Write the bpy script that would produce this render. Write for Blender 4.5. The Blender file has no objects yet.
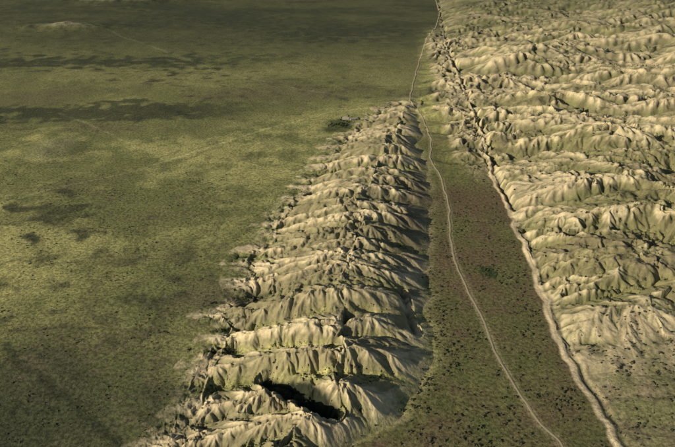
import bpy, math, time, numpy as np
T0=time.time()
rng=np.random.default_rng(7)
F=np.float32
# ------------------------------------------------------------ noise
def hsh(ix,iy,seed):
    h=(ix.astype(np.int32).view(np.uint32)*np.uint32(374761393)+iy.astype(np.int32).view(np.uint32)*np.uint32(668265263)+np.uint32((seed*974634777)&0xffffffff))
    h=(h^(h>>np.uint32(13)))*np.uint32(1274126177)
    h=(h^(h>>np.uint32(16)))*np.uint32(2246822519)
    h^=h>>np.uint32(15)
    return (h&np.uint32(0xffffff)).astype(F)*F(1/16777216.0)
def perlin(x,y,seed=0):
    x=x.astype(F);y=y.astype(F)
    ix=np.floor(x);iy=np.floor(y);fx=x-ix;fy=y-iy
    u=fx*fx*(3-2*fx);v=fy*fy*(3-2*fy)
    ix=ix.astype(np.int32);iy=iy.astype(np.int32)
    def gr(a,b,dx,dy):
        t=hsh(ix+a,iy+b,seed)*F(6.2831853)
        return np.cos(t)*dx+np.sin(t)*dy
    n00=gr(0,0,fx,fy);n10=gr(1,0,fx-1,fy);n01=gr(0,1,fx,fy-1);n11=gr(1,1,fx-1,fy-1)
    a=n00+(n10-n00)*u;b=n01+(n11-n01)*u
    return (a+(b-a)*v)*F(1.5)
def fbm(x,y,lam,oct=4,seed=0,gain=.5):
    x=np.asarray(x);y=np.asarray(y)
    s=0;a=1.;t=0
    for o in range(oct):
        s=s+F(a)*perlin(x/lam+17.3*o,y/lam-9.1*o,seed+o);t+=a;a*=gain;lam/=2.03
    return s*F(1/t*1.4)
TY=np.exp(np.linspace(math.log(150),math.log(80000),9000))
def n1d(y,lam,seed,oct=2): return np.interp(y,TY,fbm(TY*0+.37,TY,lam,oct,seed)).astype(F)
def ss(a,b,x):
    t=np.clip((x-a)/(b-a),0,1);return t*t*(3-2*t)
# ------------------------------------------------------------ terrain lines estimated from image coordinates, projected onto the ground (metres)
left=[(-165,300),(-173,512),(-158,552),(-153,601),(-148,638),(-138,710),(-134,795),(-130,882),(-122,984),(-91,1093),(-55,1203),(-27,1344),(1,1479),(71,1639),(150,1801),(205,1960)]
right=[(-60,300),(-8,494),(14,512),(66,552),(100,601),(120,688),(130,795),(140,914),(160,1022),(178,1153),(186,1314),(190,1443),(204,1597),(222,1801),(236,1960)]
crest=[(-90,300,0),(-80,450,14),(-60,476,18),(-40,512,21),(-15,551,24),(-5,615,27),(5,700,29),(12,808,29),(22,910,29),(40,1037,28),(65,1195,25),(98,1367,21),(140,1548,16),(185,1758,9),(220,1960,0)]
road=[(236,440),(232,512),(229,526),(218,544),(209,593),(200,657),(197,733),(191,823),(186,914),(192,1003),(207,1106),(215,1257),(207,1389),(226,1516),(229,1684),(212,1854),(222,1960),(247,2111),(306,2456),(383,2874),(465,3191),(549,3657),(610,4265),(760,5600),(1300,9000)]
scarp=[(305,200),(300,481),(294,512),(293,537),(289,593),(287,657),(287,722),(297,823),(310,930),(316,1042),(321,1153),(324,1284),(344,1479),(364,1731),(389,2070),(410,2456),(485,3128),(620,4265),(870,6000),(2500,20000)]
tracks=[[(-635,1129),(-554,1213),(-440,1302),(-318,1443),(-196,1597),(-21,1761),(212,1854)],
[(-760,1751),(-600,1597),(-461,1458),(-365,1363)],
[(-1121,3191),(-705,2650),(-364,2226),(-116,2006),(67,1910),(212,1854)],
[(-140,984),(-118,1097),(-88,1256),(-44,1443),(0,1597)]]
def L(pts,y,k=0):
    p=np.array(pts,float);return np.interp(y,p[:,1],p[:,k])
def seg(px,py,pts):
    m=np.full(px.shape,1e9,F)
    for (x0,y0),(x1,y1) in zip(pts[:-1],pts[1:]):
        t=np.clip(((px-x0)*(x1-x0)+(py-y0)*(y1-y0))/((x1-x0)**2+(y1-y0)**2),0,1)
        m=np.minimum(m,np.hypot(px-x0-t*(x1-x0),py-y0-t*(y1-y0)))
    return m
# ------------------------------------------------------------ grid
ya=np.exp(np.linspace(math.log(455),math.log(4700),1300))
yb=np.exp(np.linspace(math.log(180),math.log(453),60))
yc=np.exp(np.linspace(math.log(4730),math.log(70000),110))
ys=np.concatenate([yb,ya,yc])
aa=np.linspace(-.74,.74,1300)
ao=np.linspace(0,1,60)[1:]**1.6*3.2
as_=np.concatenate([-(.74+ao)[::-1],aa,.74+ao])
NY,NX=len(ys),len(as_)
A,Yg=np.meshgrid(as_,ys);Xg=A*Yg
x=Xg.ravel();y=Yg.ravel()
cell=np.where(np.abs(A.ravel())>.75,y*.02,y*.0018).astype(F)
# ------------------------------------------------------------ large forms
xl=L(left,y)+n1d(y,60,5)*26
xr=L(right,y)+n1d(y,80,6)*16
hc=L(crest,y,2)*(1+.2*n1d(y,180,9))
xc=np.minimum(np.maximum(L(crest,y)+n1d(y,150,8)*22,xl+15),xr-20)
p=np.clip((x-xl)/(xr-xl),0,1)
pc=np.clip((xc-xl)/(xr-xl),.35,.8)
gam=np.log(.5)/np.log(pc)
ridge=hc*np.sin(np.pi*np.clip(p,1e-4,1)**gam)**1.05
xs=L(scarp,y)+n1d(y,120,21)*5+n1d(y,30,29)*4
d=x-xs
dp=np.maximum(d,0)
near=ss(600,800,y-0.3*dp)
nE=fbm(x+.3*y,y*1.3,480,3,31)
E=(32*(1-np.exp(-dp/75))+.05*np.minimum(dp,1500))*(.25+.75*near)+near*ss(20,240,dp)*36*nE
wsh=1+.35*np.exp(-((y-1850)/260)**2)
sh=ss(1180,1480,y)*ss(3500,2600,y)*ss(-125*1.,-40,d/wsh+22*n1d(y,90,22))
E=E+sh*15*ss(90,0,d)
scm=np.clip(.4+1.0*n1d(y,70,26),.05,1.5)
sc=(1.5+3*ss(700,1100,y))*scm*ss(-7,-1,d)*np.exp(-dp/30)
wander=n1d(y,60,23)*7*ss(900,1200,y)
trm=np.clip(.6+1.3*n1d(y,140,24),0,1.5)
tr=-(2.2+8*ss(950,1250,y))*trm*np.exp(-((d-6-wander)/4.)**2)
pl=5.0*fbm(x,y,360,4,41)+7*fbm(x,y,1500,2,43)*ss(200,900,-x)
pl=pl*ss(230,0,x)
fh=200*ss(9000,26000,y)*np.abs(fbm(x,y,5000,3,44)+.25)
mnz=1+.6*fbm(x,y,120,3,48)
mound=7*np.exp(-(((x+660)/70)**2+((y-1440)/110)**2))+mnz*(28*np.exp(-(((x+1260)/240)**2+((y-3150)/90)**2))+70*np.exp(-(((x+1300)/260)**2+((y-4200)/130)**2)))
def cut(x0,y0,x1,y1,w0,w1,dep):
    tt=np.clip(((x-x0)*(x1-x0)+(y-y0)*(y1-y0))/((x1-x0)**2+(y1-y0)**2),0,1)
    q=np.hypot(x-x0-tt*(x1-x0),y-y0-tt*(y1-y0));w=w0+(w1-w0)*tt
    return -dep*np.exp(-(q/w)**2)
pit=np.minimum(cut(-80,606,-42,582,9,17,24),cut(-42,582,-10,545,17,12,22))*(1+.35*fbm(x,y,26,3,49))
pit2=cut(92,800,100,705,6,6,9)
h0=(ridge+E+sc+tr+pl+fh+mound+np.maximum(pit,-.95*(ridge+1))+np.maximum(pit2,-.9*(ridge+1))+.8*fbm(x,y,60,2,51)).astype(F)
print('base',time.time()-T0)
# ------------------------------------------------------------ gully carving
G=h0.reshape(NY,NX)
gX=np.gradient(G,axis=1)/np.gradient(Xg,axis=1)
gY=np.gradient(G,axis=0)/np.gradient(ys)[:,None]-gX*A
mr=ss(-55,35,x-xl)*ss(-10,60,xr-x)*ss(430,470,y)*ss(1950,1800,y)
me=ss(-3,16,d)*(.10+.90*near)+sh*ss(2,-5,d)*.85
M=np.clip(mr+me,0,1)
idx=np.nonzero((M>.01)&(y<12000))[0]
X=x[idx].astype(F);Y=y[idx].astype(F);GX=gX.ravel()[idx].astype(F);GY=gY.ravel()[idx].astype(F);m=M[idx].astype(F);cl=cell[idx]
isE=(d[idx]>-130).astype(F)*(X>L(right,Y)+10)
tw=fbm(X,Y,420,2,66)*.55*isE
ang=np.where(isE>0,1.30,1.60)+tw+ .28*fbm(X,Y,160,2,67)
pxd=np.cos(ang).astype(F);pyd=np.sin(ang).astype(F)
H=np.zeros(len(idx),F);W=np.zeros(len(idx),F);RB=np.zeros(len(idx),F)
wx=X+8*fbm(X,Y,60,2,61);wy=Y+22*fbm(X*.6,Y,120,3,62)
vary=1+.5*fbm(X,Y,200,2,68)
small=np.clip(.95+.7*fbm(X,Y,130,2,69),.45,1.4)
octs=[(190.,.34),(1.,.34),(29,.8),(14.,.8),(7,.8)]
for o,(lam,asp) in enumerate(octs):
    asp=F(asp)
    lm=np.full(len(idx),lam,F)
    if o==0: Am=np.where(isE>0,17.*ss(760,1100,Y),0).astype(F)
    elif o==1:
        lm=np.where(isE>0,82.,64.).astype(F);Am=np.where(isE>0,12.5,9.4).astype(F)*vary
    else: Am=F((0,0,5.2,2.6,1.25)[o])*small
    sn=np.sqrt(GX*GX+GY*GY)+1e-5
    k=np.clip(sn/.09,0,1)
    dx=-GY/sn;dy=GX/sn
    if o<2:
        sg=np.sign(dx*pxd+dy*pyd);sg[sg==0]=1
        wgt=F(1.) if o==0 else np.where(isE>0,.6,.85).astype(F)
        dx=dx*sg*(1-wgt)+pxd*wgt;dy=dy*sg*(1-wgt)+pyd*wgt
        q=np.sqrt(dx*dx+dy*dy);dx/=q;dy/=q;k=np.clip(sn/.05,.6,1)
    px=wx/lm*asp;py=wy/lm
    ix=np.floor(px);iy=np.floor(py);fx=px-ix;fy=py-iy;ix=ix.astype(np.int32);iy=iy.astype(np.int32)
    C=0;S=0;Wt=0
    for i in range(-1,3):
        for j in range(-1,3):
            jx=hsh(ix+i,iy+j,100+o)*F(.8)-F(.4);jy=hsh(ix+i,iy+j,200+o)*F(.8)-F(.4)
            qx=fx-i-jx;qy=fy-j-jy
            w=np.exp(-(qx*qx+qy*qy)*F(2.2))
            ph=(qx/asp*dx+qy*dy)*F(6.2831853)
            C=C+np.cos(ph)*w;S=S-np.sin(ph)*w;Wt=Wt+w
    C/=Wt;S/=Wt
    C=np.clip(C*1.25,-1,1)
    r=np.sqrt(.008+(1+C)*.5)
    fade=np.clip(1.6-cl/(lm*.22),0,1)
    if o==1: RB=r
    a=Am*k*m*fade
    H+=a*(1.75*r-1.25)
    W+=k*m*fade*(1-r)**2*(.5,1.2,.7,.4,.2)[o]
    dr=S*.25/np.maximum(r,.22)*1.3*1.75
    GX=GX+a*dr*6.28/lm*dx;GY=GY+a*dr*6.28/lm*dy
h=h0.copy();h[idx]+=H;wet=np.zeros_like(h0);wet[idx]=W;rib=np.full_like(h0,.6);rib[idx]=RB
Zg=h.reshape(NY,NX)
print('carve',time.time()-T0)
def ground(px,py):
    px=np.asarray(px,float);py=np.asarray(py,float)
    j=np.clip(np.searchsorted(ys,py)-1,0,NY-2);fy=(py-ys[j])/(ys[j+1]-ys[j])
    a=px/py;i=np.clip(np.searchsorted(as_,a)-1,0,NX-2);fx=(a-as_[i])/(as_[i+1]-as_[i])
    return (Zg[j,i]*(1-fx)+Zg[j,i+1]*fx)*(1-fy)+(Zg[j+1,i]*(1-fx)+Zg[j+1,i+1]*fx)*fy
# ------------------------------------------------------------ albedo of soil and vegetation, plus painted cloud and trench shade
def col(r,g,b): return np.array([r,g,b],F)
def mix(a,b,t):
    t=np.clip(t,0,1).astype(F)[:,None];return a*(1-t)+b*t
n1=fbm(x*.7,y,260,4,301);n2=fbm(x,y,45,3,302);n3=fbm(x,y,11,2,303);n4=fbm(x*.6,y,900,3,304)
n5=fbm(x+30*n2,y+30*n2,150,3,305);n6=fbm(x*.35+.3*y,y,500,4,306,.6)
olive=col(.215,.218,.080);lime=col(.42,.385,.145);dk=col(.055,.062,.034);brn=col(.16,.132,.075)
C=np.broadcast_to(olive,(len(x),3)).copy()
C=mix(C,lime,.42+1.9*n1+.9*n2+.7*n6)
C=mix(C,dk,ss(.0,.55,n4+.6*n2-.02)*.75)
C=mix(C,brn,ss(.0,.5,-n1*.8+n3*.4+.3*n5-.05)*.65)
vein=ss(.08,.0,np.abs(n5+.05))*ss(-.3,.4,n1+.3*n3)*ss(2200,1300,y)
C=mix(C,dk,vein*.45)
vein2=ss(.05,.0,np.abs(n6-.12))*ss(-.3,.3,n5)
C=mix(C,dk,vein2*.35)
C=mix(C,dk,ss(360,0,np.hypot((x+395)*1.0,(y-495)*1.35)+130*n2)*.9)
C=mix(C,dk,ss(1700,3200,y+300*n2+600*n1)*.82*(d<0))  # far plain darkened: cloud shade put into its colour
C=mix(C,dk,ss(-.05,.45,.5*n2+.8*n6+.3*n1-np.abs((y-1830-.12*x)/260)+.6)*ss(-60,-420,x)*.88)  # cloud shadow belt painted into the plain's colour, no cloud overhead
C=mix(C,dk,ss(-.05,.45,.5*n2+.8*n6-np.abs((y-2500-.1*x)/320)+.5)*ss(0,-500,x)*.85)  # second, farther cloud shadow belt, also painted in
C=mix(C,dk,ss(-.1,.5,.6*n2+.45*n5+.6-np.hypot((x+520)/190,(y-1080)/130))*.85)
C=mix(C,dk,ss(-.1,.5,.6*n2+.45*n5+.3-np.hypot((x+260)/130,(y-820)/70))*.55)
C=mix(C,col(.42,.38,.24),ss(.5,1.1,mound/28)*.5*(y>2000)+ss(.35,.9,mound/7)*(y<2000)*.2)
red=col(.165,.118,.065)
vin=ss(-14,24,x-xr+10*n2)*ss(6,-4,d)*ss(2000,1700,y)
C=mix(C,mix(np.broadcast_to(red,C.shape),olive*.62,.42+1.4*n1+.9*n2+ss(800,1500,y)*.3),vin*(.9+.3*n3)*ss(1850,1400,y))
pale=col(.74,.60,.36);pale2=col(.60,.475,.275);grey=col(.23,.20,.105)
rockC=mix(np.broadcast_to(pale,C.shape),pale2,.35+1.3*n2)
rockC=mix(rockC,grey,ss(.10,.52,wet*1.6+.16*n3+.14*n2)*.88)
mrc=ss(-.15,.85,ss(-80,50,x-xl)*1.3+(rib-.74)*1.6+.35*n3+.3*n2-.22)*ss(-14,30,xr-x+14*n2)*ss(430,470,y)*ss(1950,1800,y)
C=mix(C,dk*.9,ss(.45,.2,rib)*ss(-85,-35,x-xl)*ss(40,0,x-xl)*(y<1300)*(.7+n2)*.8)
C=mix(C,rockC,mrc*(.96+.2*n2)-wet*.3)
east=np.clip(ss(-9,-5,d)+sh,0,1)
eg=mix(np.broadcast_to(olive*.65,C.shape),brn*.9,.35+n1)
e_rock=mix(rockC,eg,ss(.05,.6,n1*.9+n2*.5+wet*1.9-.2-.3*sh)*.78)
south=1-ss(540,720,y-.3*dp+50*n2)
e_rock=mix(e_rock,mix(np.broadcast_to(olive*.75,C.shape),brn,.5+n2),south*.88*ss(0,4,d))
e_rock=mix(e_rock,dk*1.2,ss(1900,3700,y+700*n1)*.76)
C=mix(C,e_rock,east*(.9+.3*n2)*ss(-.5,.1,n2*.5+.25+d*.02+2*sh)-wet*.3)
C=mix(C,dk,np.exp(-((d-5-wander)/3)**2)*.75*np.clip(trm+.3,0,1))  # shade of the scarp trench painted as a thin dark band
C=mix(C,brn*.95,ss(0,40,x-xc-45+40*n2)*ss(14,-20,x-xr)*ss(820,1080,y)*.75)
C=mix(C,brn*.8,ss(1450,1750,y)*mr*.35)
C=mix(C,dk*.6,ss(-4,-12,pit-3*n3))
C=mix(C,col(.035,.065,.022),ss(18,8,np.hypot(x-231,(y-876)*.75)+10*n3)*.8)
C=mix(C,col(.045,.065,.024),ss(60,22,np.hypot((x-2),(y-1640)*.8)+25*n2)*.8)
C=mix(C,dk*.7,ss(9,2,seg(x+15*n2,y+5*n3,[(-430,688),(-384,653),(-317,593),(-238,522),(-200,470)]))*.6)
for tk in tracks:
    C=mix(C,C*1.45+.02,ss(4.5,1.5,seg(x+5*n2,y+5*n2,tk)-y*.0008)*.65*np.clip(.9+n5,0,1))
C=mix(C,pale2,ss(7,2,seg(x,y,road))*.3)
C*= (1+.14*n3)[:,None]
C=np.clip(C,.012,.8)
rockmask=np.clip(mrc+east*(1-south*.8),0,1)
# ------------------------------------------------------------ mesh
def grid_mesh(name,co,NY,NX,cols=None):
    me_=bpy.data.meshes.new(name)
    idx=np.arange(NY*NX,dtype=np.int32).reshape(NY,NX)
    q=np.stack([idx[:-1,:-1],idx[:-1,1:],idx[1:,1:],idx[1:,:-1]],-1).reshape(-1,4)
    me_.vertices.add(NY*NX);me_.vertices.foreach_set('co',co.astype(F).ravel())
    me_.loops.add(q.size);me_.loops.foreach_set('vertex_index',q.ravel())
    me_.polygons.add(len(q));me_.polygons.foreach_set('loop_start',np.arange(0,q.size,4,dtype=np.int32))
    me_.polygons.foreach_set('use_smooth',np.ones(len(q),bool))
    if cols is not None:
        at=me_.color_attributes.new('soil','FLOAT_COLOR','POINT')
        at.data.foreach_set('color',cols.astype(F).ravel())
    me_.update()
    o=bpy.data.objects.new(name,me_);bpy.context.scene.collection.objects.link(o);return o
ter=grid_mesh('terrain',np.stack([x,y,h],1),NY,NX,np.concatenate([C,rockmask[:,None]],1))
print('mesh',time.time()-T0)
def mat(name,c=None):
    m=bpy.data.materials.new(name);m.use_nodes=True;nt=m.node_tree
    b=nt.nodes['Principled BSDF'];b.inputs['Roughness'].default_value=.95
    b.inputs['Specular IOR Level'].default_value=.1
    if c: 
        n=nt.nodes.new('ShaderNodeTexNoise');n.inputs['Scale'].default_value=1.5;n.inputs['Detail'].default_value=4
        g=nt.nodes.new('ShaderNodeNewGeometry');nt.links.new(g.outputs['Position'],n.inputs['Vector'])
        cr=nt.nodes.new('ShaderNodeValToRGB');cr.color_ramp.elements[0].position=.3;cr.color_ramp.elements[1].position=.7
        cr.color_ramp.elements[0].color=(*[v*.7 for v in c],1);cr.color_ramp.elements[1].color=(*c,1)
        nt.links.new(n.outputs[0],cr.inputs[0]);nt.links.new(cr.outputs[0],b.inputs['Base Color'])
    return m,nt,b
m,nt,b=mat('soil_and_grass')
N=nt.nodes.new;K=nt.links.new
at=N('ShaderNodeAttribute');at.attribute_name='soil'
geo=N('ShaderNodeNewGeometry')
def noise(scale,det=3,rough=.6):
    n=N('ShaderNodeTexNoise');n.inputs['Scale'].default_value=scale;n.inputs['Detail'].default_value=det;n.inputs['Roughness'].default_value=rough
    K(geo.outputs['Position'],n.inputs['Vector']);return n
def ramp(src,a,b_,lo,hi):
    r=N('ShaderNodeMapRange');r.inputs[1].default_value=a;r.inputs[2].default_value=b_;r.inputs[3].default_value=lo;r.inputs[4].default_value=hi
    K(src,r.inputs[0]);return r
na=noise(.22,4,.7);nb=noise(.9,2)
ra=ramp(na.outputs[0],.38,.60,.52,1.28);rb=ramp(nb.outputs[0],.3,.7,.78,1.22)
mu=N('ShaderNodeMath');mu.operation='MULTIPLY';K(ra.outputs[0],mu.inputs[0]);K(rb.outputs[0],mu.inputs[1])
rr=ramp(na.outputs[0],.3,.7,.80,1.15)
mx=N('ShaderNodeMix');K(at.outputs['Alpha'],mx.inputs[0]);K(mu.outputs[0],mx.inputs[2]);K(rr.outputs[0],mx.inputs[3])
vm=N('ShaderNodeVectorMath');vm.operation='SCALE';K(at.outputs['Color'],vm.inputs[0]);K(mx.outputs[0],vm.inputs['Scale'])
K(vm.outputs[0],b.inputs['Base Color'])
bp=N('ShaderNodeBump');bp.inputs['Distance'].default_value=1.3;bp.inputs['Strength'].default_value=.8
K(na.outputs[0],bp.inputs['Height']);K(bp.outputs[0],b.inputs['Normal'])
ter.data.materials.append(m)
# ------------------------------------------------------------ roads
def smooth(pts,step):
    p=np.array(pts,float);s=np.r_[0,np.cumsum(np.hypot(*np.diff(p,axis=0).T))]
    t=np.arange(0,s[-1],step)
    X=np.interp(t,s,p[:,0]);Y=np.interp(t,s,p[:,1])
    k=max(3,int(45/step));ker=np.hanning(k+2)[1:-1];ker/=ker.sum()
    pad=lambda v:np.r_[v[0]+(np.arange(k)-k)*(v[1]-v[0]),v,v[-1]+(np.arange(k)+1)*(v[-1]-v[-2])]
    return np.convolve(pad(X),ker,'same')[k:-k],np.convolve(pad(Y),ker,'same')[k:-k]
def strip(name,pts,w,c,step=3.,wf=0):
    X,Y=smooth(pts,step)
    X=X+fbm(X,Y,60,3,93)*3
    tx=np.gradient(X);ty=np.gradient(Y);l=np.hypot(tx,ty);nx=ty/l;ny=-tx/l
    wv=(w+wf*Y)*(1+.3*fbm(X,Y,25,2,90))
    u=np.linspace(-.5,.5,7)
    PX=X[:,None]+nx[:,None]*wv[:,None]*u;PY=Y[:,None]+ny[:,None]*wv[:,None]*u
    PZ=ground(PX.ravel(),PY.ravel()).reshape(PX.shape)+(.12+.00035*Y)[:,None]*(1-.9*(np.abs(u)*2)**3)
    o=grid_mesh(name,np.stack([PX,PY,PZ],-1).reshape(-1,3),len(X),7)
    m,nt,b=mat(name+'_dust',c)
    o.data.materials.append(m);return o
strip('dirt_road',road,2.7,(.38,.325,.19),wf=.0009)
# ------------------------------------------------------------ shrubs
def ico():
    import bmesh
    bm=bmesh.new();bmesh.ops.create_icosphere(bm,subdivisions=1,radius=1)
    v=np.array([p.co[:] for p in bm.verts]);f=np.array([[q.index for q in p.verts] for p in bm.faces]);bm.free();return v,f
iv,ifc=ico()
def blobs(name,px,py,r,c0,c1,lobes=3,sq=.75,zoff=0.,spread=.45):
    n=len(px)
    X=np.repeat(px,lobes)+rng.normal(0,spread,n*lobes)*np.repeat(r,lobes)
    Y=np.repeat(py,lobes)+rng.normal(0,spread,n*lobes)*np.repeat(r,lobes)
    R=np.repeat(r,lobes)*rng.uniform(.45,.85,n*lobes)
    Z=ground(X,Y)+R*.45+zoff*rng.uniform(.6,1.4,n*lobes)
    v=iv[None]*R[:,None,None]*rng.uniform(.65,1.25,(n*lobes,len(iv),1))
    v[:,:,2]*=sq
    v=v+np.stack([X,Y,Z],-1)[:,None,:]
    f=ifc[None]+(np.arange(n*lobes)*len(iv))[:,None,None]
    me_=bpy.data.meshes.new(name);v=v.reshape(-1,3);f=f.reshape(-1,3).astype(np.int32)
    me_.vertices.add(len(v));me_.vertices.foreach_set('co',v.astype(F).ravel())
    me_.loops.add(f.size);me_.loops.foreach_set('vertex_index',f.ravel())
    me_.polygons.add(len(f));me_.polygons.foreach_set('loop_start',np.arange(0,f.size,3,dtype=np.int32))
    me_.update()
    o=bpy.data.objects.new(name,me_);bpy.context.scene.collection.objects.link(o)
    m,nt,b=mat(name+'_leaves');nn=nt.nodes.new('ShaderNodeTexNoise');nn.inputs['Scale'].default_value=.15;nn.inputs['Detail'].default_value=5
    g=nt.nodes.new('ShaderNodeNewGeometry');nt.links.new(g.outputs['Position'],nn.inputs['Vector'])
    cr=nt.nodes.new('ShaderNodeValToRGB');cr.color_ramp.elements[0].position=.35;cr.color_ramp.elements[1].position=.65
    cr.color_ramp.elements[0].color=(*c0,1);cr.color_ramp.elements[1].color=(*c1,1)
    nt.links.new(nn.outputs[0],cr.inputs[0]);nt.links.new(cr.outputs[0],b.inputs['Base Color'])
    me_.materials.append(m);return o
def scatter(n,x0,x1,y0,y1,keep):
    X=rng.uniform(x0,x1,n);Y=rng.uniform(y0,y1,n);k=keep(X,Y);return X[k],Y[k]
def kv(X,Y):
    dd=X-L(scarp,Y);xr_=L(right,Y)
    dens=np.where((X>xr_-8)&(dd<-14),.6*ss(1500,700,Y),0)+np.where(dd>4,.6*(1-ss(580,800,Y-.25*dd))+.07,0)
    dens=dens*(.5+1.2*fbm(X,Y,40,2,71))
    dens[seg(X,Y,road)<6]=0
    return rng.random(len(X))<dens
X1,Y1=scatter(40000,-20,700,455,1500,kv)
def kp(X,Y):
    xl_=L(left,Y);n=fbm(X,Y,55,3,72)
    return (X<xl_-5)&(rng.random(len(X))<.4*ss(0.0,.5,n+.2))
X2,Y2=scatter(24000,-700,-60,455,1300,kp)
sz=lambda n,a,b_: a+(b_-a)*rng.random(n)**2.2
blobs('sagebrush_scrub',np.r_[X1,X2],np.r_[Y1,Y2],np.r_[sz(len(X1),.55,2.2),sz(len(X2),.4,1.4)],(.04,.042,.022),(.09,.082,.045))
# bushes lining the gully bottoms, on the ridge and where they leave it
cand=np.nonzero((rib<.3)&(x-xl>-75)&(x-xl<10)&(y>470)&(y<1150)&(mr>.004))[0]
cand=rng.choice(cand,min(260,len(cand)),replace=False)
cand2=np.nonzero((wet>.55)&(np.abs(A.ravel())<.72)&(y>470)&(y<2300))[0]
cand2=rng.choice(cand2,min(2400,len(cand2)),replace=False)
n=150;tt=rng.random(n)
DX=np.r_[x[cand],x[cand2],-80+66*tt+rng.normal(0,6,n),231+rng.normal(0,7,60)]
DY=np.r_[y[cand],y[cand2],606-60*tt+rng.normal(0,6,n),876+rng.normal(0,9,60)]
blobs('gully_bushes',DX,DY,sz(len(DX),.5,1.6),(.024,.032,.014),(.05,.06,.027))
# ------------------------------------------------------------ ranch
def mesh_obj(name,v,f,mt,parent=None):
    me_=bpy.data.meshes.new(name);me_.from_pydata(v,[],f);me_.update()
    o=bpy.data.objects.new(name,me_);bpy.context.scene.collection.objects.link(o);me_.materials.append(mt)
    if parent: o.parent=parent
    return o
wallm=mat('painted_boards',(.42,.38,.30))[0];roofm=mat('tin_roof',(.34,.31,.26))[0];darkm=mat('window_glass',(.04,.045,.05))[0]
def house(name,cx,cy,lx,ly,hh,rh,rot,wm=wallm,rm=roofm):
    e=bpy.data.objects.new(name,None);bpy.context.scene.collection.objects.link(e)
    e.location=(cx,cy,float(ground([cx],[cy])[0])-.3);e.rotation_euler=(0,0,rot)
    a,b_=lx/2,ly/2
    mesh_obj('walls',[(-a,-b_,0),(a,-b_,0),(a,b_,0),(-a,b_,0),(-a,-b_,hh),(a,-b_,hh),(a,b_,hh),(-a,b_,hh),(-a,0,hh+rh-.15),(a,0,hh+rh-.15)],
      [(0,1,5,4),(2,3,7,6),(1,2,6,9,5),(3,0,4,8,7)],wm,e)
    o=.6;z=hh-o*rh/b_
    mesh_obj('roof',[(-a-o,-b_-o,z),(a+o,-b_-o,z),(a+o,0,hh+rh),(-a-o,0,hh+rh),(a+o,b_+o,z),(-a-o,b_+o,z),(-a-o,-b_-o,z-.2),(a+o,-b_-o,z-.2),(a+o,0,hh+rh-.2),(-a-o,0,hh+rh-.2),(a+o,b_+o,z-.2),(-a-o,b_+o,z-.2)],
      [(0,1,2,3),(3,2,4,5),(7,6,9,8),(8,9,11,10),(0,6,7,1),(5,4,10,11),(1,7,8,2),(2,8,10,4),(0,3,9,6),(3,5,11,9)],rm,e)
    V=[];Fc=[]
    k=max(2,int(lx/4))
    for s_ in (-1,1):
        for i in range(k):
            c=-a+lx*(i+.5)/k;yy=s_*(b_+.03);z0,z1=(.3,2.3) if i==k//2 else (1.0,2.1)
            n0=len(V);V+=[(c-.6,yy,z0),(c+.6,yy,z0),(c+.6,yy,z1),(c-.6,yy,z1)];Fc.append((n0,n0+1,n0+2,n0+3))
    mesh_obj('windows_and_door',V,Fc,darkm,e)
    return e
house('ranch_house',40,1690,14,8,3,1.8,.3)
house('barn',22,1696,17,9,4,2.6,-.2)
house('shed',54,1700,8,5,2.4,1.2,1.2)
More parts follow.
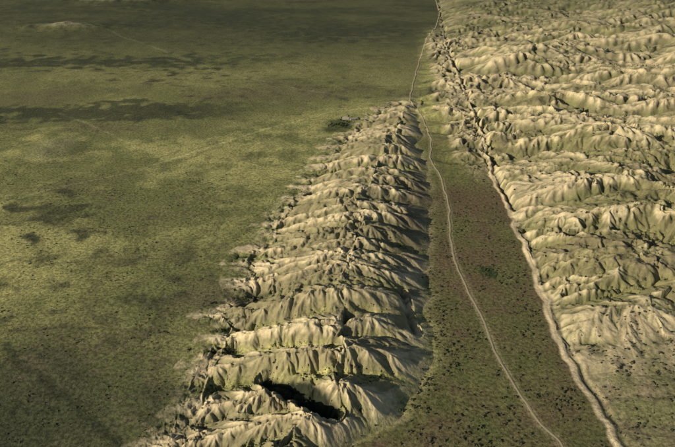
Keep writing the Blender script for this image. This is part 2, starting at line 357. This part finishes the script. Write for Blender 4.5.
# ranch trees: trunk, limbs and a broken crown each
trunkm=mat('bark',(.12,.09,.06))[0]
leafm=mat('tree_leaves',(.06,.08,.035))[0]
def tree(cx,cy,H_,R_):
    z=float(ground([cx],[cy])[0]);V=[];Fc=[];mi=[]
    def limb(p0,p1,r0,r1):
        n0=len(V);p0=np.array(p0);p1=np.array(p1);dd=p1-p0;dd/=np.linalg.norm(dd)
        u=np.cross(dd,[.3,.9,.1]);u/=np.linalg.norm(u);w_=np.cross(dd,u)
        for pp,rr_ in ((p0,r0),(p1,r1)):
            for k in range(6):
                t_=k*math.pi/3;V.append(tuple(pp+(u*math.cos(t_)+w_*math.sin(t_))*rr_))
        for k in range(6): Fc.append((n0+k,n0+(k+1)%6,n0+6+(k+1)%6,n0+6+k));mi.append(0)
    limb((0,0,-.3),(0,0,H_*.45),.35,.22)
    for k in range(5):
        t_=k*1.256+rng.random();q=(R_*.55*math.cos(t_),R_*.55*math.sin(t_),H_*rng.uniform(.6,.85));limb((0,0,H_*.4),q,.2,.07)
    for k in range(420):
        v=rng.normal(size=3);v/=np.linalg.norm(v);rad=rng.uniform(.55,1)**.6*(.75+.3*math.sin(3*v[0]+cx)*math.cos(2.5*v[1]+cy))
        c=np.array([v[0]*R_,v[1]*R_,v[2]*H_*.34])*rad+[0,0,H_*.66]
        a_=rng.normal(size=3);a_/=np.linalg.norm(a_);b2=np.cross(a_,rng.normal(size=3));b2/=np.linalg.norm(b2);s_=rng.uniform(.3,.65)
        n0=len(V);V.extend([tuple(c+a_*s_),tuple(c+b2*s_),tuple(c-a_*s_),tuple(c-b2*s_)]);Fc.append((n0,n0+1,n0+2,n0+3));mi.append(1)
    me_=bpy.data.meshes.new('ranch_tree');me_.from_pydata(V,[],Fc);me_.materials.append(trunkm);me_.materials.append(leafm)
    me_.polygons.foreach_set('material_index',mi);me_.update()
    o=bpy.data.objects.new('ranch_tree',me_);o.location=(cx,cy,z);bpy.context.scene.collection.objects.link(o)
for k in range(18):
    tree(rng.normal(4,15),rng.normal(1636,13),rng.uniform(5,8),rng.uniform(2.5,4))
for (a_,b2) in [(58,1680),(30,1712),(8,1680),(12,1700)]: tree(a_,b2,6,3)
# ------------------------------------------------------------ camera, sun, sky
cam=bpy.data.objects.new('camera',bpy.data.cameras.new('camera'));bpy.context.scene.collection.objects.link(cam)
cam.location=(0,0,500);cam.rotation_euler=(math.radians(64.5),0,0);cam.data.lens=35;cam.data.clip_start=1;cam.data.clip_end=200000
bpy.context.scene.camera=cam
from mathutils import Vector
el=math.radians(20);az=Vector((-.88,-.475,0)).normalized()
tosun=Vector((az.x*math.cos(el),az.y*math.cos(el),math.sin(el)))
sd=bpy.data.lights.new('sun','SUN');sd.energy=5.0;sd.angle=math.radians(.5);sd.color=(1,.92,.77)
so=bpy.data.objects.new('sun',sd);bpy.context.scene.collection.objects.link(so)
so.rotation_euler=(-tosun).to_track_quat('-Z','Y').to_euler();so.location=(0,0,900)
w=bpy.data.worlds.new('World');bpy.context.scene.world=w;w.use_nodes=True
sk=w.node_tree.nodes.new('ShaderNodeTexSky');sk.sky_type='NISHITA';sk.sun_disc=False;sk.sun_elevation=el;sk.sun_rotation=math.atan2(az.x,az.y)
bg=w.node_tree.nodes['Background'];bg.inputs[1].default_value=.06
w.node_tree.links.new(sk.outputs[0],bg.inputs[0])
vs=bpy.context.scene.view_settings;vs.view_transform='Standard';vs.look='None';vs.exposure=0
print('all',time.time()-T0)
